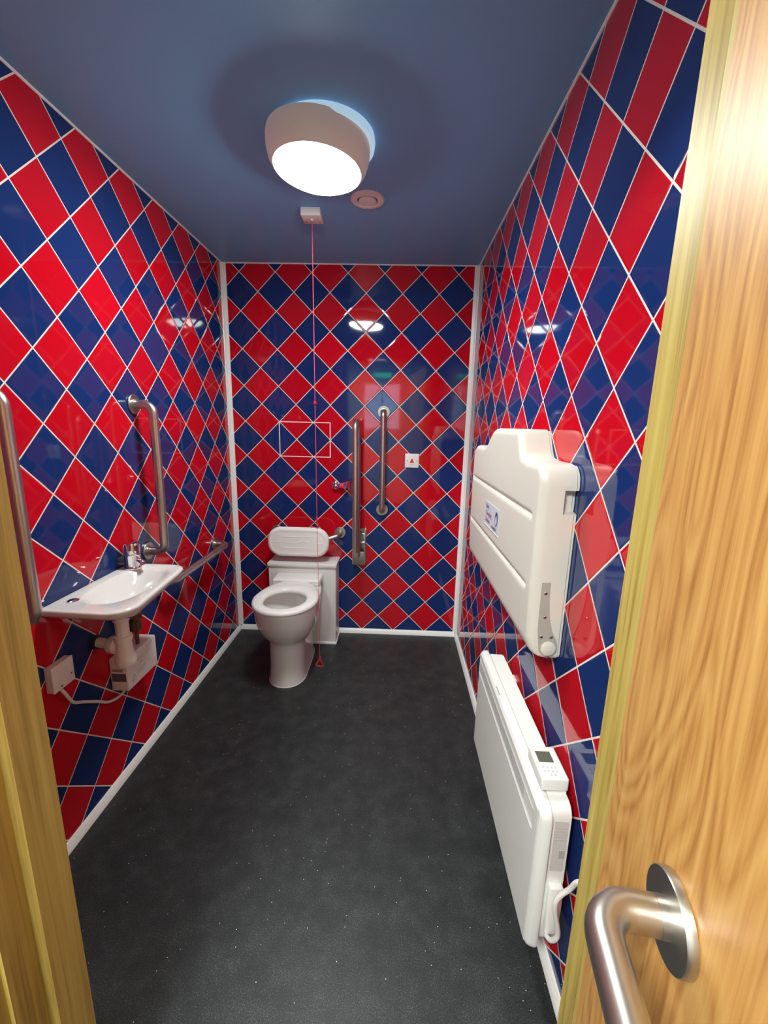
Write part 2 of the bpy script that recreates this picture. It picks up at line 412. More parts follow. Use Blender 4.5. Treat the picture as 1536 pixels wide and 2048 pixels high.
# ------------------------------------------------------------ back wall things
def rose(bm, c, n, r=.0385, h=.008):
    lathe(bm, [(r-.001, 0), (r, .001), (r, h-.002), (r-.002, h), (.02, h)], c, n, 40)
def wall_rail(name, label, p0, p1, nrm, off, rt=.0175, bend=.05, group=None, rr=.0385, mat_=None):
    p0, p1, nrm = Vector(p0), Vector(p1), Vector(nrm)
    r_ = thing(name, label, 'grab rail', p0, 'stainless grab rails fixed to the tiled walls')
    obj('rail_tube', TB(fillet([p0+nrm*.004, p0+nrm*off, p1+nrm*off, p1+nrm*.004], bend, 12), rt, 28), M['steel'], r_)
    for p in (p0, p1):
        bm = bmesh.new(); rose(bm, p, nrm, rr); q = obj('mounting_rose', bm, M['steel'], r_)
        obj('collar', LT([(rt+.0035, .007), (rt+.0035, .013), (rt+.001, .014)], p, nrm, 28), M['steel'], q)
    return r_
wall_rail('grab_rail', 'upright stainless grab rail on the far wall, left of the reset plate', (.968, 0, 1.487), (.971, 0, .872), (0, -1, 0), .065)
wall_rail('grab_rail', 'upright stainless grab rail on the left wall beyond the basin tap', (0, -.962, 1.467), (0, -.962, .858), (1, 0, 0), .078)
wall_rail('grab_rail', 'upright stainless grab rail nearest the left door frame', (0, -1.612, 1.468), (0, -1.612, .858), (1, 0, 0), .078)
wall_rail('grab_rail', 'horizontal stainless grab rail low on the left wall, passing behind the basin', (0, -.318, .702), (0, -.925, .702), (1, 0, 0), .075)

# hinged support rail, folded up
D = thing('hinged_support_rail', 'stainless drop-down support rail folded upright beside the flush lever', 'support rail', (.826, 0, .62))
obj('wall_plate', prism(rrect(.783, .872, .510, .742, .006), 0, -.006, 'y'), M['steel'], D)
bm = bmesh.new()
for x0 in (.786, .862):
    bm2 = prism([(-.006, .515), (-.006, .735), (-.030, .745), (-.055, .725), (-.062, .68), (-.060, .60), (-.062, .515)], x0, x0+.006, 'x')
    me_ = bpy.data.meshes.new('t'); bm2.to_mesh(me_); bm.from_mesh(me_); bm2.free()
box(bm, .792, .862, -.064, -.058, .512, .60, bev=.002)
obj('bracket', bm, M['steel'], D)
obj('hinge_pin', TB([(.788, -.045, .66), (.866, -.045, .66)], .006, 16), M['chrome'], D)
obj('hinge_pin', TB([(.788, -.040, .715), (.866, -.040, .715)], .005, 16), M['chrome'], D)
obj('rail_loop', TB(fillet([(.8215, -.088, .575), (.8185, -.088, 1.425), (.813, -.205, 1.425), (.8185, -.205, .640)], .05, 14), .0175, 28), M['steel'], D)

# emergency reset plate
x0, x1, z0, z1 = 1.109, 1.196, 1.148, 1.236
A = thing('alarm_reset_plate', 'small square white plate with a red triangle on the far wall', 'alarm plate', (x0, 0, z0))
pl = obj('face_plate', B(x0, x1, -.010, 0, z0, z1, bev=.003), M['plastic'], A)
cxp, czp = (x0+x1)/2, (z0+z1)/2
obj('reset_button', prism([(cxp-.0145, czp-.012), (cxp+.0145, czp-.012), (cxp, czp+.016)], -.0125, -.009, 'y'), M['red_pl'], A, False)
for dx in (-.030, .030):
    obj('screw', LT([(.0035, 0), (.0035, .001), (.001, .0013)], (cxp+dx, -.010, czp), (0, -1, 0), 14), M['screw'], A)
obj('printed_line', B(cxp-.012, cxp+.012, -.0104, -.0099, czp-.027, czp-.0245), M['printlight'], A, False)

# access panel outline
bm = bmesh.new()
xa, xb, za, zb, g = .315, .635, 1.200, 1.414, .0026
for q in ((xa-g, xb+g, zb-g, zb+g), (xa-g, xb+g, za-g, za+g)): box(bm, q[0], q[1], -.0012, .001, q[2], q[3])
for q in ((xa-g, xa+g), (xb-g, xb+g)): box(bm, q[0], q[1], -.0012, .001, za+g, zb-g)
struct('trim_6', bm, M['white_trim'], 'thin white rectangular outline of an access panel in the tiles', 'trim')

# flush lever
F = thing('flush_lever', 'chrome paddle flush lever on the far wall above the cistern', 'flush lever', (.668, 0, 1.024))
obj('rose', LT([(.027, 0), (.027, .006), (.022, .010), (.0165, .012), (.0165, .030), (.013, .034), (.001, .035)], (.668, 0, 1.024), (0, -1, 0), 36), M['chrome'], F)
bm = bmesh.new()
loft(bm, [[(x, -.034-d-.4*h, z-h), (x, -.028-d-.4*h, z-h), (x, -.022-d, z+h), (x, -.028-d, z+h)] for x, z, h, d in ((.672, 1.024, .008, 0), (.69, 1.026, .010, .002), (.72, 1.029, .016, .006), (.76, 1.033, .024, .010), (.80, 1.036, .030, .012), (.812, 1.037, .028, .012))])
bmesh.ops.bevel(bm, geom=bm.edges[:], offset=.0015, segments=2, affect='EDGES')
obj('paddle', bm, M['chrome'], F)

# back rest
Bk = thing('back_rest', 'padded white oval back rest on a stainless rail above the toilet', 'back rest', (.49, 0, .71))
obj('rail_tube', TB(fillet([(.283, -.004, .712), (.283, -.075, .712), (.325, -.115, .680), (.60, -.115, .680), (.70, -.075, .708), (.700, -.004, .708)], [.03, .03, .04, .03], 8), .0165, 24), M['steel'], Bk)
for x in (.283, .700):
    bm = bmesh.new(); rose(bm, (x, 0, .710), (0, -1, 0), .037); obj('mounting_rose', bm, M['steel'], Bk)
def cushion():
    cx_, cz_, a, h = .457, .680, .193, .094
    bm = bmesh.new(); N = 72; loops = []
    def outl(off, y):
        L_ = []
        for k in range(N):
            t_ = 2*PI*k/N; s_ = 1 if math.cos(t_) >= 0 else -1
            r = h-off; e = 2.25
            c_, n_ = math.cos(t_), math.sin(t_)
            L_.append((cx_ + s_*(a-h) + r*math.copysign(abs(c_)**(2/e), c_), y, cz_ + r*math.copysign(abs(n_)**(2/e), n_)))
        return L_
    for off, y in ((.012, -.128), (.003, -.132), (0, -.140), (0, -.150), (.003, -.158), (.009, -.164), (.018, -.167), (.0225, -.1665), (.027, -.165), (.035, -.166)):
        loops.append(outl(off, y))
    loft(bm, loops, True, True); return bm
cu_ = obj('cushion', cushion(), M['seatp'], Bk)
bm = bmesh.new()
for z, xs, xe in ((.716, .36, .555), (.645, .36, .555)):
    tube(bm, [(xs, -.1658, z), (xe, -.1658, z)], .0022, 8)
tube(bm, [(.305, -.1658, .682), (.345, -.1658, .682)], .002, 8); tube(bm, [(.567, -.1658, .678), (.607, -.1658, .678)], .002, 8)
tube(bm, [(.385+.14*i/24, -.1658, .681-.008*math.sin(i/24*2*PI)) for i in range(25)], .002, 8)
obj('embossed_lines', bm, M['seatp'], cu_)

# cistern box
K = thing('cistern_boxing', 'white boxed-in cistern cover standing against the far wall', 'cistern box', (.48, -.09, 0))
obj('boxing', B(.268, .693, -.166, -.001, .004, .522, bev=.002), M['lam'], K, True)
obj('lid', B(.262, .699, -.176, -.001, .5225, .545, bev=.004), M['lam'], K, True)
bm = bmesh.new(); box(bm, .262, .6985, -.172, -.1662, 0, .012); box(bm, .6935, .6985, -.1662, -.017, 0, .012); obj('sealant_bead', bm, M['white_trim'], K, False)

# ------------------------------------------------------------ toilet
TX = .475
def dloop(z, hw, yf, yb, cy, nb=4.5, nf=2.1, cxo=0, N=64, wb=None):
    """plan outline: rounded front, squarer back"""
    L_ = []
    wb = hw if wb is None else wb
    for k in range(N):
        t_ = 2*PI*k/N; c_, s_ = math.cos(t_), math.sin(t_)
        if s_ <= 0:
            L_.append((TX+cxo+hw*math.copysign(abs(c_)**(2/nf), c_), cy-(cy-yf)*abs(s_)**(2/nf), z))
        else:
            yy = abs(s_)**(2/nb); w_ = hw+(wb-hw)*yy
            L_.append((TX+cxo+w_*math.copysign(abs(c_)**(2/nb), c_), cy+(yb-cy)*yy, z))
    return L_
T = thing('toilet', 'white raised-height toilet with an open ring seat and no lid', 'toilet', (TX, -.42, 0))
YB = -.178
bm = bmesh.new()
P_ = [dloop(0, .102, -.645, YB, -.52), dloop(.006, .102, -.645, YB, -.52), dloop(.020, .098, -.640, YB, -.52),
      dloop(.10, .096, -.632, YB, -.52), dloop(.20, .097, -.628, YB, -.52), dloop(.232, .100, -.630, YB, -.52),
      dloop(.248, .112, -.638, YB, -.51, wb=.102), dloop(.268, .131, -.655, YB, -.50, wb=.108), dloop(.300, .150, -.680, YB, -.50, wb=.115), dloop(.34, .164, -.703, YB, -.50, wb=.125),
      dloop(.38, .171, -.717, YB, -.50, wb=.135), dloop(.42, .174, -.723, YB, -.50, wb=.142), dloop(.446, .174, -.724, YB, -.50, wb=.145), dloop(.452, .171, -.721, YB, -.50, wb=.143)]
P_ += [dloop(.452, .125, -.675, -.36, -.52, 2.2), dloop(.440, .122, -.671, -.365, -.52, 2.2), dloop(.40, .118, -.665, -.372, -.52, 2.2), dloop(.35, .105, -.648, -.385, -.52, 2.2),
       dloop(.30, .08, -.615, -.41, -.52, 2.2), dloop(.27, .05, -.58, -.44, -.52, 2.2)]
loft(bm, P_, True, True)
obj('pan', bm, M['ceramic'], T, True, 40)
obj('water', prism([(p[0], p[1]) for p in dloop(0, .083, -.62, -.405, -.52, 2.2)], .303, .305, 'z'), mat('water', (.55, .55, .50), .03), T)
bm = bmesh.new()
def seat_loop(z, o_, i_=None):
    return dloop(z, .178-o_, -.738+o_, -.300-o_*.5, -.53, 2.6, 2.05, wb=.150-o_)
def hole_loop(z, o_): return dloop(z, .110-o_, -.678+o_, -.428-o_, -.555, 2.1, 2.05)
LL = [seat_loop(.4555, .006), seat_loop(.460, .001), seat_loop(.466, 0), seat_loop(.474, .002), seat_loop(.480, .008), seat_loop(.483, .020),
      hole_loop(.483, -.020), hole_loop(.4805, -.010), hole_loop(.474, -.003), hole_loop(.466, 0), hole_loop(.458, -.002), hole_loop(.4555, -.004)]
R_ = [[bm.verts.new(p) for p in L_] for L_ in LL]; n = len(R_[0])
for a, b in zip(R_, R_[1:]+R_[:1]):
    for k in range(n): bm.faces.new((a[k], a[(k+1) % n], b[(k+1) % n], b[k]))
obj('seat', bm, M['seatp'], T, True, 50)
hc = obj('hinge_cover', B(TX-.142, TX+.142, -.312, -.186, .4525, .492, bev=.010), M['seatp'], T)
for sx in (-1, 1):
    obj('hinge_slot', B(TX+sx*.105-.018, TX+sx*.105+.018, -.3135, -.3110, .476, .4785), M['greyplate'], hc, False)
bm = bmesh.new()
L0 = dloop(0, .1045, -.6475, YB, -.52); L1 = dloop(.004, .1025, -.6455, YB, -.52)
loft(bm, [L0, L1]); obj('sealant_bead', bm, M['white_trim'], T)

# ------------------------------------------------------------ basin
BZ = .845
Bs = thing('wash_basin', 'small white wall-hung hand basin on the left wall', 'basin', (0, -1.3, BZ))
YL, YR, XF = -1.520, -1.082, .262
def basin_loop(z, o_, N=80, r1=.075, r2=.055):
    """plan outline from the wall: near-left corner, rounded front corners; o_ = inset from free edges"""
    y0, y1, xf, xb = YL+o_, YR-o_, XF-o_, .002
    # trapezoid: the front edge runs slightly closer to the wall at the far end
    pts = [Vector((xb, y0, 0)), Vector((xf+.012, y0-.012, 0)), Vector((xf-.030, y1-.002, 0)), Vector((xb, y1, 0))]
    a = fillet([pts[0], pts[1], pts[2], pts[3]], [max(r1-o_*.5, .02), max(r2-o_*.5, .02)], 14)
    # resample evenly
    a = a + [a[0]]
    Ls = [0]
    for p, q in zip(a, a[1:]): Ls.append(Ls[-1]+(q-p).length)
    out = []; j = 0
    nb = 12; front = N-nb
    tot = Ls[-2]
    for k in range(front):
        s_ = tot*k/(front-1); j = 0
        while j < len(a)-3 and Ls[j+1] < s_: j += 1
        u = (s_-Ls[j])/max(Ls[j+1]-Ls[j], 1e-9); p = a[j].lerp(a[j+1], min(u, 1)); out.append(Vector((p.x, p.y, z)))
    for k in range(1, nb+1):
        p = a[-2].lerp(a[0], k/(nb+1)); out.append(Vector((p.x, p.y, z)))
    return out
def scale_loop(L_, z, ctr, f, blend=None):
    return [Vector((ctr[0]+(p.x-ctr[0])*f[0], ctr[1]+(p.y-ctr[1])*f[1], z)) for p in L_]
def bowl_loop(z, sx, sy, N=80, cx_=.128, cy_=-1.292, e=2.6):
    out = []; base = basin_loop(0, 0)
    for p in base:
        a = math.atan2((p.y-cy_)/.225, (p.x-cx_)/.13); c_, s_ = math.cos(a), math.sin(a)
        out.append(Vector((cx_+sx*math.copysign(abs(c_)**(2/e), c_)+(-.06*(s_*sy) if False else 0), cy_+sy*math.copysign(abs(s_)**(2/e), s_), z)))
    return out
bm = bmesh.new()
lo = basin_loop(0, 0)
und = lambda z, f, dx=0: [Vector((max(.002, p.x*f[0]), -1.300+(p.y+1.300)*f[1], z)) for p in lo]
loops = [und(.752, (.55, .30)), und(.760, (.66, .42)), und(.775, (.78, .58)), und(.795, (.885, .76)), und(.812, (.95, .89)), und(.824, (.985, .965)),
         basin_loop(.832, .002), basin_loop(.838, 0), basin_loop(.843, .001), basin_loop(.846, .006),
         basin_loop(.8455, .014),
         bowl_loop(.8445, .097, .172), bowl_loop(.8425, .092, .166), bowl_loop(.834, .085, .155), bowl_loop(.812, .073, .132), bowl_loop(.788, .057, .100), bowl_loop(.775, .035, .055), bowl_loop(.771, .02, .02)]
loft(bm, loops, True, True)
obj('bowl', bm, M['ceramic'], Bs, True, 50)
obj('tap_hole_cover', LT([(.0165, 0), (.0165, .002), (.012, .0045), (.001, .0055)], (.052, -1.447, .8455), (0, 0, 1), 28), M['chrome'], Bs)
obj('waste', LT([(.019, 0), (.019, .002), (.012, .0025), (.001, .001)], (.128, -1.292, .771), (0, 0, 1), 24), M['chrome'], Bs)
Tp = thing('basin_tap', 'chrome push tap standing on the far end of the basin', 'tap', (.048, -1.135, .846))
tb_ = Vector((.048, -1.135, .8455))
obj('tap_body', LT([(.032, 0), (.032, .004), (.0295, .007), (.0285, .012), (.0285, .050), (.0295, .052), (.0295, .056)], tb_, (0, 0, 1), 36), M['chrome'], Tp)
obj('push_knob', LT([(.0255, .056), (.0255, .060), (.0285, .062), (.0290, .095), (.0275, .101), (.016, .104), (.001, .105)], tb_, (0, 0, 1), 36), M['chrome'], Tp)
obj('spout', TB(fillet([tb_+Vector((.005, 0, .034)), tb_+Vector((.042, -.012, .030)), tb_+Vector((.050, -.016, .016))], .014, 8), .0105, 20), M['chrome'], Tp)
# trap
Tr = thing('bottle_trap', 'white plastic bottle trap under the basin', 'trap', (.118, -1.335, .6))
to = Vector((.118, -1.335, 0))
obj('tailpipe', LT([(.0215, .655), (.0215, .752)], to, (0, 0, 1), 28), M['plastic'], Tr)
obj('nut', LT([(.022, .748), (.027, .746), (.027, .728), (.0225, .724)], to, (0, 0, 1), 14), M['plastic'], Tr)
obj('nut', LT([(.0225, .672), (.029, .670), (.030, .652), (.0225, .648)], to, (0, 0, 1), 14), M['plastic'], Tr)
obj('bottle', LT([(.020, .655), (.024, .650), (.026, .630), (.029, .600), (.0335, .585), (.0335, .566), (.030, .559), (.001, .558)], to, (0, 0, 1), 32), M['plastic'], Tr)
od = Vector((-.985, .17, 0)).normalized(); oo = to+Vector((0, 0, .628))
obj('outlet_nut', LT([(.018, .012), (.027, .022), (.031, .027), (.031, .050), (.026, .058), (.018, .060)], oo, od, 18), M['plastic'], Tr)
e_ = oo+od*(to.x/.985-.001)
obj('outlet_pipe', TB([oo+od*.02, e_], .017, 24), M['plastic'], Tr)
obj('wall_seal', LT([(.026, 0), (.026, .010), (.018, .012)], (0.0, e_.y, e_.z), (1, 0, 0), 24), M['rubber'], Tr)
# supply valve (brown)
Vv = thing('supply_valve', 'brown metal supply pipe and valve behind the white trap', 'valve', (.05, -1.245, .66))
vp = Vector((.042, -1.150, 0))
obj('supply_pipe', TB([vp+Vector((0, 0, .532)), vp+Vector((.0, 0, .742))], .0075, 14), M['brass'], Vv)
obj('valve_body', LT([(.012, .585), (.022, .592), (.022, .628), (.016, .634), (.016, .642), (.026, .648), (.026, .690), (.016, .698)], vp, (0, 0, 1), 8), M['brass'], Vv)
obj('valve_stem', TB([vp+Vector((0, 0, .65)), vp+Vector((.026, -.006, .65))], .008, 12), M['brass'], Vv)

# water heater box
WH = thing('water_heater', 'small white box water heater under the basin with printed labels', 'water heater', (0, -1.17, .40))
y0, y1, z0, z1, xd = -1.266, -1.073, .398, .531, .068
obj('casing', B(.001, xd, y0, y1, z0, z1, bev=.005), M['plastic'], WH)
bm = bmesh.new(); box(bm, .008, xd-.006, y0-.0006, y0+.001, z0+.040, z0+.073)
lb = obj('dark_label', bm, M['print'], WH, False); lb['label'] = 'dark printed label on the near side'
obj('grey_label', B(.010, xd-.016, y0-.0006, y0+.001, z0+.080, z0+.092), M['printlight'], WH, False)
bm = bmesh.new()
for a, b, z in ((.060, .110, .092), (.075, .095, .075), (.060, .115, .050), (.055, .110, .043), (.060, .100, .036), (.120, .128, .093)):
    box(bm, xd-.0008, xd+.0004, y0+a, y0+b, z0+z, z0+z+.0022)
obj('printed_text', bm, M['printlight'], WH, False)
tz = z0+.024
tri = [(xd+.0004, y0+.026, tz), (xd+.0004, y0+.052, tz), (xd+.0004, y0+.039, tz+.024), (xd+.0004, y0+.026, tz)]
obj('warning_triangle', TB(tri, .0008, 6), M['printlight'], WH)
# fused spur on the left wall
SP = thing('fused_spur', 'white surface socket box low on the left wall near the door frame', 'switch box', (0, -1.487, .57))
obj('back_box', B(.001, .0175, -1.535, -1.452, .576, .660, bev=.003), M['plastic'], SP)
fp = obj('face_plate', B(.0177, .028, -1.536, -1.451, .575, .661, bev=.003), M['plastic'], SP)
obj('screw', LT([(.0035, 0), (.0035, .001), (.001, .0013)], (.028, -1.508, .587), (1, 0, 0), 12), M['screw'], fp)
obj('indicator', B(.0275, .0288, -1.468, -1.462, .602, .608), M['red_pl'], fp, False)
obj('power_cable', TB(spline([(.012, -1.500, .5745), (.020, -1.490, .545), (.017, -1.462, .495), (.015, -1.420, .465), (.014, -1.355, .418), (.015, -1.31, .383), (.022, -1.27, .372), (.03, -1.245, .380), (.034, -1.235, .3965)], 8), .0052, 12), M['cable'], WH)

# ------------------------------------------------------------ baby changer
BC = thing('baby_changing_unit', 'cream fold-down baby changing unit folded shut on the right wall', 'baby changer', (RW, -1.175, .82))
def interp(tbl, x):
    if x <= tbl[0][0]: return tbl[0][1]
    for (a, va), (b, vb) in zip(tbl, tbl[1:]):
        if x <= b:
            u = (x-a)/(b-a); u = u*u*(3-2*u) if va != vb else u
            return va+(vb-va)*u
    return tbl[-1][1]
YA, YZ = -1.632, -.718
def top(y):
    base = interp([(-1.50, 1.326), (-1.455, 1.332), (-1.385, 1.407), (-1.10, 1.407), (-.93, 1.335), (-.90, 1.332)], y)
    r = .05
    for e_, sg in ((YA, 1), (YZ, -1)):
        d = (y-e_)*sg
        if d < r: base -= r-math.sqrt(max(r*r-(r-d)**2, 0))
    return base
def bot(y):
    base = .814; r = .014
    for e_, sg in ((YA, 1), (YZ, -1)):
        d = (y-e_)*sg
        if d < r: base += r-math.sqrt(max(r*r-(r-d)**2, 0))
    return base
NU, NV = 190, 120
def ease(k, n):   # cluster columns towards the ends
    u = k/n; return .5-.5*math.cos(PI*u)*.35/.35 if False else (u*.55 + (.5-.5*math.cos(PI*u))*.45)
ys = [YA+(YZ-YA)*ease(k, NU) for k in range(NU+1)]
XFc, XB = 1.406, 1.4985
outline = [(y, top(y)) for y in ys]+[(y, bot(y)) for y in ys[::-1]]
outline += [(YA, z) for z in (.87, .95, 1.05, 1.15, 1.25)]+[(YZ, z) for z in (.87, .95, 1.05, 1.15, 1.25)]
def edist(y, z):
    d = min(y-YA, YZ-y)
    if d > .05:
        # vertical distances are good enough away from the corners, corrected for slope
        s_ = abs(top(min(y+.004, YZ))-top(max(y-.004, YA)))/.008
        d = min(d, (top(y)-z)/math.sqrt(1+s_*s_))
        return min(d, z-bot(y))
    # in the end zone use the corner circles
    e_, sg = (YA, 1) if y-YA < YZ-y else (YZ, -1)
    dx = (y-e_)*sg
    zt, zb = 1.326, .814
    if z > zt-.05 and dx < .05: return max(0, .05-math.hypot(.05-dx, z-(zt-.05)))
    if z < zb+.014 and dx < .014: return max(0, .014-math.hypot(.014-dx, (zb+.014)-z))
    return min(dx, top(y)-z, z-bot(y))
def front_x(y, z):
    R_ = .021; d = edist(y, z); x = XFc
    if d < R_: x += R_-math.sqrt(max(R_*R_-(R_-d)**2, 0))
    zz = z-.822
    zz = z-.814
    if zz < .055: x += (1-math.sqrt(max(1-((.055-zz)/.055)**2, 0)))*.045
    x += max(0, (1.0-z))*.03
    for gz in (1.190, 1.000):
        q = (z-gz)/.007
        if abs(q) < 2.5 and YA+.045 < y < YZ-.03:
            x += .0075*math.exp(-q*q)*min(1, (y-YA-.045)/.015)
    return x
bm = bmesh.new(); G = []
vs_tab = []
for v in range(NV+1):
    vs_tab.append(v/NV)
for y in ys:
    col_ = []
    zb_, zt_ = bot(y), top(y)
    for v in vs_tab:
        u = v*.6+(.5-.5*math.cos(PI*v))*.4; z = zb_+(zt_-zb_)*u
        col_.append(bm.verts.new((front_x(y, z), y, z)))
    G.append(col_)
for i in range(NU):
    for j in range(NV): bm.faces.new((G[i][j], G[i+1][j], G[i+1][j+1], G[i][j+1]))
ring = [G[i][0] for i in range(NU+1)]+[G[NU][j] for j in range(1, NV+1)]+[G[i][NV] for i in range(NU-1, -1, -1)]+[G[0][j] for j in range(NV-1, 0, -1)]
def ext(ring, fx):
    nr = [bm.verts.new(fx(v.co)) for v in ring]
    for k in range(len(ring)):
        bm.faces.new((ring[k], ring[(k+1) % len(ring)], nr[(k+1) % len(ring)], nr[k]))
    return nr
def notch(co):
    return co.y < YA+.03 and 1.207 < co.z < 1.264
def pocket(c, x, d):
    """side wall at depth x; inside the grip recess it is set back by d"""
    zb = max(0, (.880-c.z))*0
    return Vector((max(x, c.x), c.y+(d if notch(c) else 0), c.z))
r1 = ext(ring, lambda c: pocket(c, 1.464, 0))
r1b = ext(r1, lambda c: pocket(c, 1.466, .020))
r2 = ext(r1b, lambda c: pocket(c, 1.4905, 0))
def inw(c, d): return Vector((c.x, c.y+(d if c.y < -1.175 else -d)*(1 if min(c.y-YA, YZ-c.y) < .05 else 0), c.z-(d if c.z > 1.1 else -d)*(1 if min(c.y-YA, YZ-c.y) > .03 else 0)))
r3 = ext(r2, lambda c: inw(c, .004)+Vector((.002, 0, 0)))
r4 = ext(r3, lambda c: Vector((XB, c.y, c.z)))
bmesh.ops.edgeloop_fill(bm, edges=[e for e in bm.edges if len(e.link_faces) == 1])
obj('body', bm, M['hdpe'], BC, True, 32)
# hinge plate on the near end
pts = [(1.4315, 1.028), (1.4525, 1.029), (1.4535, .985), (1.459, .935), (1.470, .895), (1.486, .865), (1.487, .838), (1.476, .824), (1.452, .824), (1.441, .838), (1.4325, .900)]
hp = obj('hinge_plate', prism(pts, YA-.002, YA+.004, 'y'), M['greyplate'], BC, False); hp['label'] = 'grey hinge plate on the near end'
obj('pivot_cap', LT([(.0195, 0), (.0195, .004), (.016, .006), (.001, .0065)], (1.464, YA-.002, .848), (0, -1, 0), 32), M['hdpe'], hp)
for x, z in ((1.443, 1.000), (1.447, .935), (1.443, .880), (1.469, .880), (1.465, .8245)):
    obj('screw', LT([(.0042, 0), (.0042, .0012), (.003, .002), (.0012, .0014)], (x, YA-.002, z), (0, -1, 0), 14), M['screw'], hp)
# label with the writing (flat on the front face)
ly0, ly1, lz0, lz1 = -1.262, -1.046, 1.048, 1.136
lab = obj('sign_label', B(XFc-.0012, XFc+.003, ly0, ly1, lz0, lz1), M['label'], BC, False); lab['label'] = 'pale blue printed sign label'
bm = bmesh.new(); box(bm, XFc-.003, XFc+.002, ly0-.002, ly1+.004, lz0-.0035, lz0-.0005); obj('label_lip', bm, M['hdpe'], BC, True)
# text reads left to right from the far end towards the camera: ex = -y, ey = +z, facing -x
tm = lambda y, z: basis((XFc-.0014, y, z), (0, -1, 0), (0, 0, 1))
text('wording', 'Baby', .026, tm(ly1-.012, lz1-.025), M['navy'], lab)
text('wording', 'Changing', .026, tm(ly1-.012, lz1-.051), M['maroon'], lab)
text('wording', 'Station', .026, tm(ly1-.012, lz1-.077), M['maroon'], lab)
text('maker_wording', 'magrini', .022, tm(ly1-.118, lz0+.006), M['navy'], lab)
lg = []
for k in range(40):
    a = 2*PI*k/40; r = 1
    lg.append((ly0+.036+.019*math.sin(a), lz1-.037+.026*math.cos(a)*(1.0 if math.cos(a) < 0 else .95)))
em = obj('emblem', prism(lg, XFc-.0018, XFc-.001, 'x'), M['navy'], lab, False)
obj('emblem_face', prism([(ly0+.036+.011*math.sin(2*PI*k/24)*(1-.3*math.cos(2*PI*k/24)), lz1-.042+.016*math.cos(2*PI*k/24)) for k in range(24)], XFc-.0023, XFc-.0017, 'x'), M['label'], lab, False)
obj('logo_dimple', LT([(.006, 0), (.004, .0014), (.001, .002)], (XFc+.0005, -1.075, 1.335), (-1, 0, 0), 16), M['hdpe'], BC)

# ------------------------------------------------------------ panel heater
PH = thing('panel_heater', 'white electric panel heater low on the right wall', 'heater', (RW, -1.5, .15))
fy0, fy1, fz0, fz1 = -1.852, -1.140, .150, .566
def heater_front():
    bm = bmesh.new(); NU, NV = 140, 100; R_ = .030
    def hx(y, z):
        x = 1.403
        # upper grille band: shallow facet between two creases
        u = (y-fy0)/(fy1-fy0)
        zu, zl = .524, .470
        if fy0+.045 < y < fy1-.02:
            if zl < z < zu: x += .0016*(1-abs((z-zl)/(zu-zl)*2-1)**4)
            if abs(z-zu) < .0035 or abs(z-zl) < .0035: x -= .0012
        return x
    out = rrect(0, 1, 0, 1, .1)
    def inset_pts(d):
        return rrect(fy0+d, fy1-d, fz0+d, fz1-d, max(R_-d, .004), 7)
    loops = []
    for x, d in ((1.432, .006), (1.4305, .001), (1.428, 0), (1.424, 0), (1.4155, .002), (1.4085, .006), (1.405, .012)):
        loops.append([(x, p[0], p[1]) for p in inset_pts(d)])
    loft(bm, loops, True, True)
    # front grid inside the last loop
    iy0, iy1, iz0, iz1 = fy0+.012, fy1-.012, fz0+.012, fz1-.012; r = R_-.012
    G = []
    for i in range(NU+1):
        y = iy0+(iy1-iy0)*i/NU; dd = min(y-iy0, iy1-y); cut = 0
        if dd < r: cut = r-math.sqrt(max(r*r-(r-dd)**2, 0))
        row = []
        for j in range(NV+1):
            z = iz0+cut+(iz1-iz0-2*cut)*j/NV
            e = min(y-iy0, iy1-y, z-iz0, iz1-z)
            row.append(bm.verts.new((1.4050 if e < .002 else hx(y, z), y, z)))
        G.append(row)
    for i in range(NU):
        for j in range(NV): bm.faces.new((G[i][j], G[i+1][j], G[i+1][j+1], G[i][j+1]))
    return bm
obj('front_panel', heater_front(), M['heater'], PH, True, 25)
bm = bmesh.new()
for k in range(74):
    y = -1.732+k*.0078
    v = [bm.verts.new(p) for p in ((1.4042, y, .477), (1.4042, y+.0030, .477), (1.4042, y+.0030+.006, .517), (1.4042, y+.006, .517))]
    v2 = [bm.verts.new(q.co+Vector((.003, 0, 0))) for q in v]
    bm.faces.new(v); bm.faces.new(v2[::-1])
    for i in range(4): bm.faces.new((v[i], v2[i], v2[(i+1) % 4], v[(i+1) % 4]))
obj('air_grille', bm, M['slot'], PH, False)
bm = bmesh.new()
for q in ((.5235, .526), (.468, .4705)): box(bm, 1.4015, 1.404, fy0+.05, fy1-.02, *q)
obj('crease_lines', bm, M['heater'], PH, False)
cy0, cy1 = -1.843, -1.175
cs = obj('back_casing', prism([(p[0], p[1]) for p in rrect(cy0, cy1, .172, .566+.004, .030)], 1.4315, 1.476, 'x'), M['heater'], PH, True)
bm = bmesh.new()
loft(bm, [[(1.4325, cy1-.02, .5705), (1.4325, cy0+.04, .5705), (1.4755, cy0+.04, .577), (1.4755, cy1-.04, .577)], [(1.4325, cy1-.02, .555), (1.4325, cy0+.04, .555), (1.4755, cy0+.04, .555), (1.4755, cy1-.04, .555)]])
obj('top_cover', bm, M['heater'], PH, False)
for y in (-1.70, -1.30): obj('wall_bracket', B(1.4765, 1.4995, y-.02, y+.02, .22, .54), M['heater'], PH, False)
obj('maker_mark', B(1.4090, 1.4125, -1.430, -1.385, .5615, .5635), M['printlight'], PH, False)
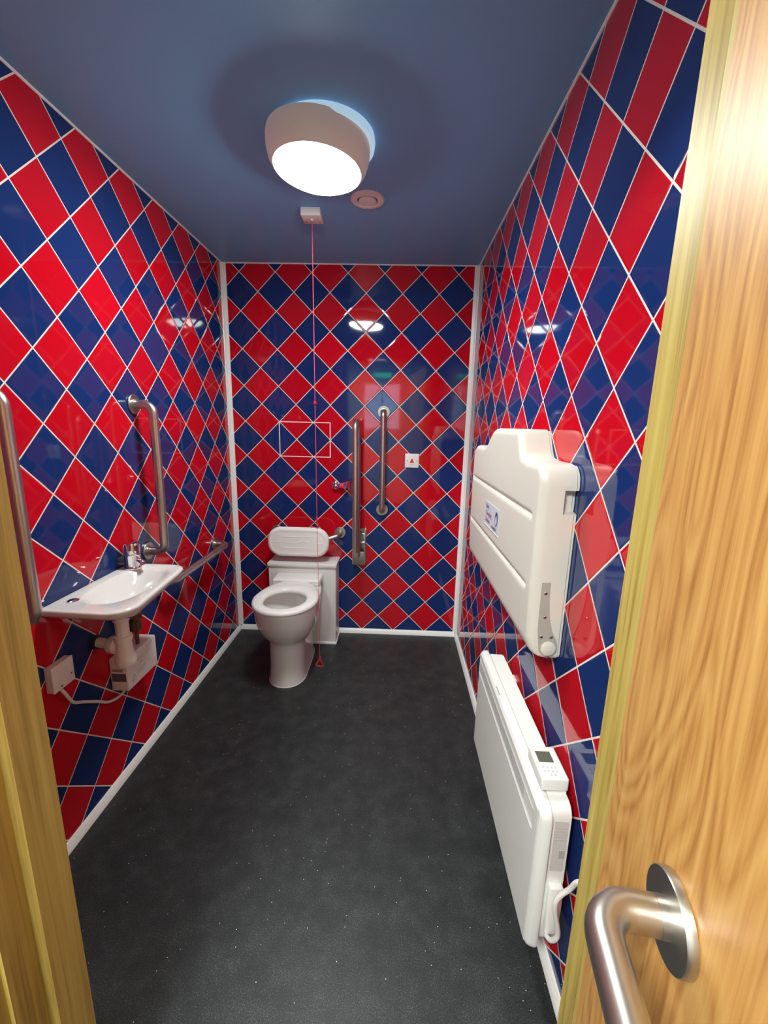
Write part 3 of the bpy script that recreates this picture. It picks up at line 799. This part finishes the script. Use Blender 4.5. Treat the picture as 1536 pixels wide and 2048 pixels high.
# control unit
cu0 = bmesh.new()
box(cu0, 1.415, 1.479, -1.806, -1.703, .5775, .612, bev=.005)
box(cu0, 1.4335, 1.470, -1.795, -1.715, .5705, .5774)
cu = obj('control_unit', cu0, M['plastic'], PH)
obj('display', B(1.4245, 1.4605, -1.756, -1.722, .6115, .6128), M['lcd'], cu, False)
bm = bmesh.new()
for i in range(4):
    for j in range(2): box(bm, 1.426+i*.0095, 1.4315+i*.0095, -1.775-j*.011, -1.769-j*.011, .6115, .6132, bev=.0006, seg=1)
for i in range(2): box(bm, 1.437+i*.010, 1.443+i*.010, -1.797, -1.791, .6115, .6132, bev=.0006, seg=1)
obj('buttons', bm, M['button'], cu, False)
# rating label, junction box on the near end
bm = bmesh.new(); box(bm, 1.440, 1.472, cy0-.0006, cy0+.001, .395, .535)
rl = obj('rating_label', bm, mat('rating_label', (.60, .57, .55), .5), PH, False); rl['label'] = 'pale rating label with grey print'
obj('printed_block', B(1.457, 1.470, cy0-.0011, cy0, .432, .455), M['printlight'], rl, False)
bm = bmesh.new()
for k in range(5): box(bm, 1.443, 1.469-.004*(k % 2), cy0-.0011, cy0, .515-k*.008, .5165-k*.008)
obj('printed_text', bm, M['printlight'], rl, False)
obj('cable_box', B(1.440, 1.473, cy0-.017, cy0+.001, .225, .365, bev=.005), M['plastic'], PH)
obj('power_cable', TB(spline([(1.445, -1.862, 0.225), (1.448, -1.875, 0.234), (1.454, -1.885, 0.252), (1.457, -1.888, 0.273), (1.452, -1.889, 0.301), (1.443, -1.89, 0.339), (1.441, -1.891, 0.369), (1.449, -1.893, 0.393), (1.463, -1.9, 0.421), (1.47, -1.915, 0.46), (1.486, -1.94, 0.48), (1.486, -1.953, 0.502)], 8), .0056, 12), M['cable'], PH)
HS = thing('heater_switch', 'white fused switch plate on the right wall, half hidden by the door frame', 'switch', (RW, -1.92, .45))
obj('back_box', B(1.471, RW-.001, -2.014, -1.928, .508, .594, bev=.004), M['plastic'], HS)
obj('face_plate', B(1.461, 1.4708, -2.015, -1.927, .507, .595, bev=.004), M['plastic'], HS)

# ------------------------------------------------------------ door frame and door leaf
FR = tag(bpy.data.objects.new('trim_7', None), 'pale pine door frame lining both sides of the doorway', 'door frame', kind='structure')
C.objects.link(FR); FR.location = (0, YO, 0)
JS = .505                       # left stop face
def jamb(x_stop, sg, name):
    """sg=+1: left jamb, faces +x"""
    X = lambda d: x_stop-sg*d
    # lining with the stop as one profile, open rebate towards the corridor
    pts = [(X(.0), YF+.0), (X(.0), -2.134), (X(.004), -2.138), (X(.013), -2.138), (X(.013), -2.188), (X(.032), -2.188), (X(.032), YF)]
    obj(name, prism(pts, 0, DZ, 'z'), M['pine'], FR, False)
    pts = [(X(.020), -2.188), (X(.022), -2.204), (X(.030), -2.207), (X(.040), -2.203), (X(.048), -2.207), (X(.080), -2.207), (X(.086), -2.200), (X(.088), -2.188)]
    obj('architrave', prism(pts, 0, DZ+.07, 'z'), M['pine'], FR, False)
jamb(.505, 1, 'jamb'); jamb(1.380, -1, 'jamb')
obj('head', B(.473, 1.412, -2.188, YF, DZ-.0, DZ+.028), M['pine'], FR, False)
obj('architrave', B(.417, 1.468, -2.207, -2.188, DZ+.02, DZ+.09), M['pine'], FR, False)

PV = Vector((1.3925, -2.186, 0)); TH = math.radians(81)
DR = tag(bpy.data.objects.new('door_1', None), 'oak veneered door standing open towards the camera', 'door', kind='structure')
C.objects.link(DR); DR.location = PV; DR.rotation_euler = (0, 0, 0)
ud = Vector((-math.cos(TH), -math.sin(TH), 0))           # from hinge to free edge
nd_ = Vector((-math.sin(TH), math.cos(TH), 0))           # towards the room-side face
def leafpt(u, v, z): return PV+ud*u+nd_*v+Vector((0, 0, z))
def leafbox(u0, u1, v0, v1, z0, z1, bev=0):
    bm = B(u0, u1, v0, v1, z0, z1, bev=bev)
    for v in bm.verts: v.co = leafpt(*v.co)
    return bm
lf = obj('leaf', leafbox(-.009, .850, .003, .046, .008, DZ-.004), M['oak'], DR, False)
obj('lipping', leafbox(-.018, -.0092, .003, .046, .008, DZ-.004), M['pine'], DR, False)
obj('lipping', leafbox(.8502, .857, .003, .046, .008, DZ-.004), M['pine'], DR, False)
for z in (.23, 1.0, 1.80):
    bm = bmesh.new(); p = PV+Vector((.0, -.004, z)); tube(bm, [p, p+Vector((0, 0, .1))], .006, 14)
    obj('hinge', bm, M['steel'], DR)
# pull rail on the door's room side
rc = Vector((1.3217, -2.3313, .9725)); u_r = (rc-PV).dot(ud)
v_f = .046
pr = obj('pull_rail', TB(fillet([leafpt(u_r, v_f+.004, .9725), leafpt(u_r, v_f+.070, .9725), leafpt(u_r+.50, v_f+.070, .9725), leafpt(u_r+.50, v_f+.004, .9725)], .044, 14), .0163, 36), M['steel'], DR)
for du in (0, .50):
    bm = bmesh.new(); lathe(bm, [(.0375, 0), (.0392, .0012), (.0392, .0085), (.0382, .010), (.017, .0102)], leafpt(u_r+du, v_f, .9725), nd_, 64)
    q = obj('mounting_rose', bm, M['steel'], pr)
    obj('collar', LT([(.0166, .009), (.0166, .018), (.0160, .0185)], leafpt(u_r+du, v_f, .9725), nd_, 36), M['steel'], pr)

# ------------------------------------------------------------ corridor things (sign mirrored in the tiles; light unseen, placed as fill)
for i, (x, y, l) in enumerate(((.30, -3.35, 'unseen square corridor ceiling light, placed left of the camera as fill'),)):
    hl = thing('corridor_fill_light', l, 'ceiling light', (x, y, HH))
    bm = B(x-.30, x+.30, y-.30, y+.30, HH-.05, HH, bev=.004); obj('housing', bm, M['white_trim'], hl, False)
    obj('diffuser', B(x-.27, x+.27, y-.27, y+.27, HH-.056, HH-.0495), M['hallfill'], hl, False)
for x, z, l in ((.77, 2.26, 'green lit exit sign over the corridor window'),):
    ex = thing('exit_sign', l, 'sign', (x, HY0, z))
    obj('housing', B(x-.16, x+.16, HY0, HY0+.03, z-.05, z+.05, bev=.003), M['white_trim'], ex, False)
    obj('lit_panel', B(x-.15, x+.15, HY0+.03, HY0+.033, z-.043, z+.043), M['exit'], ex, False)
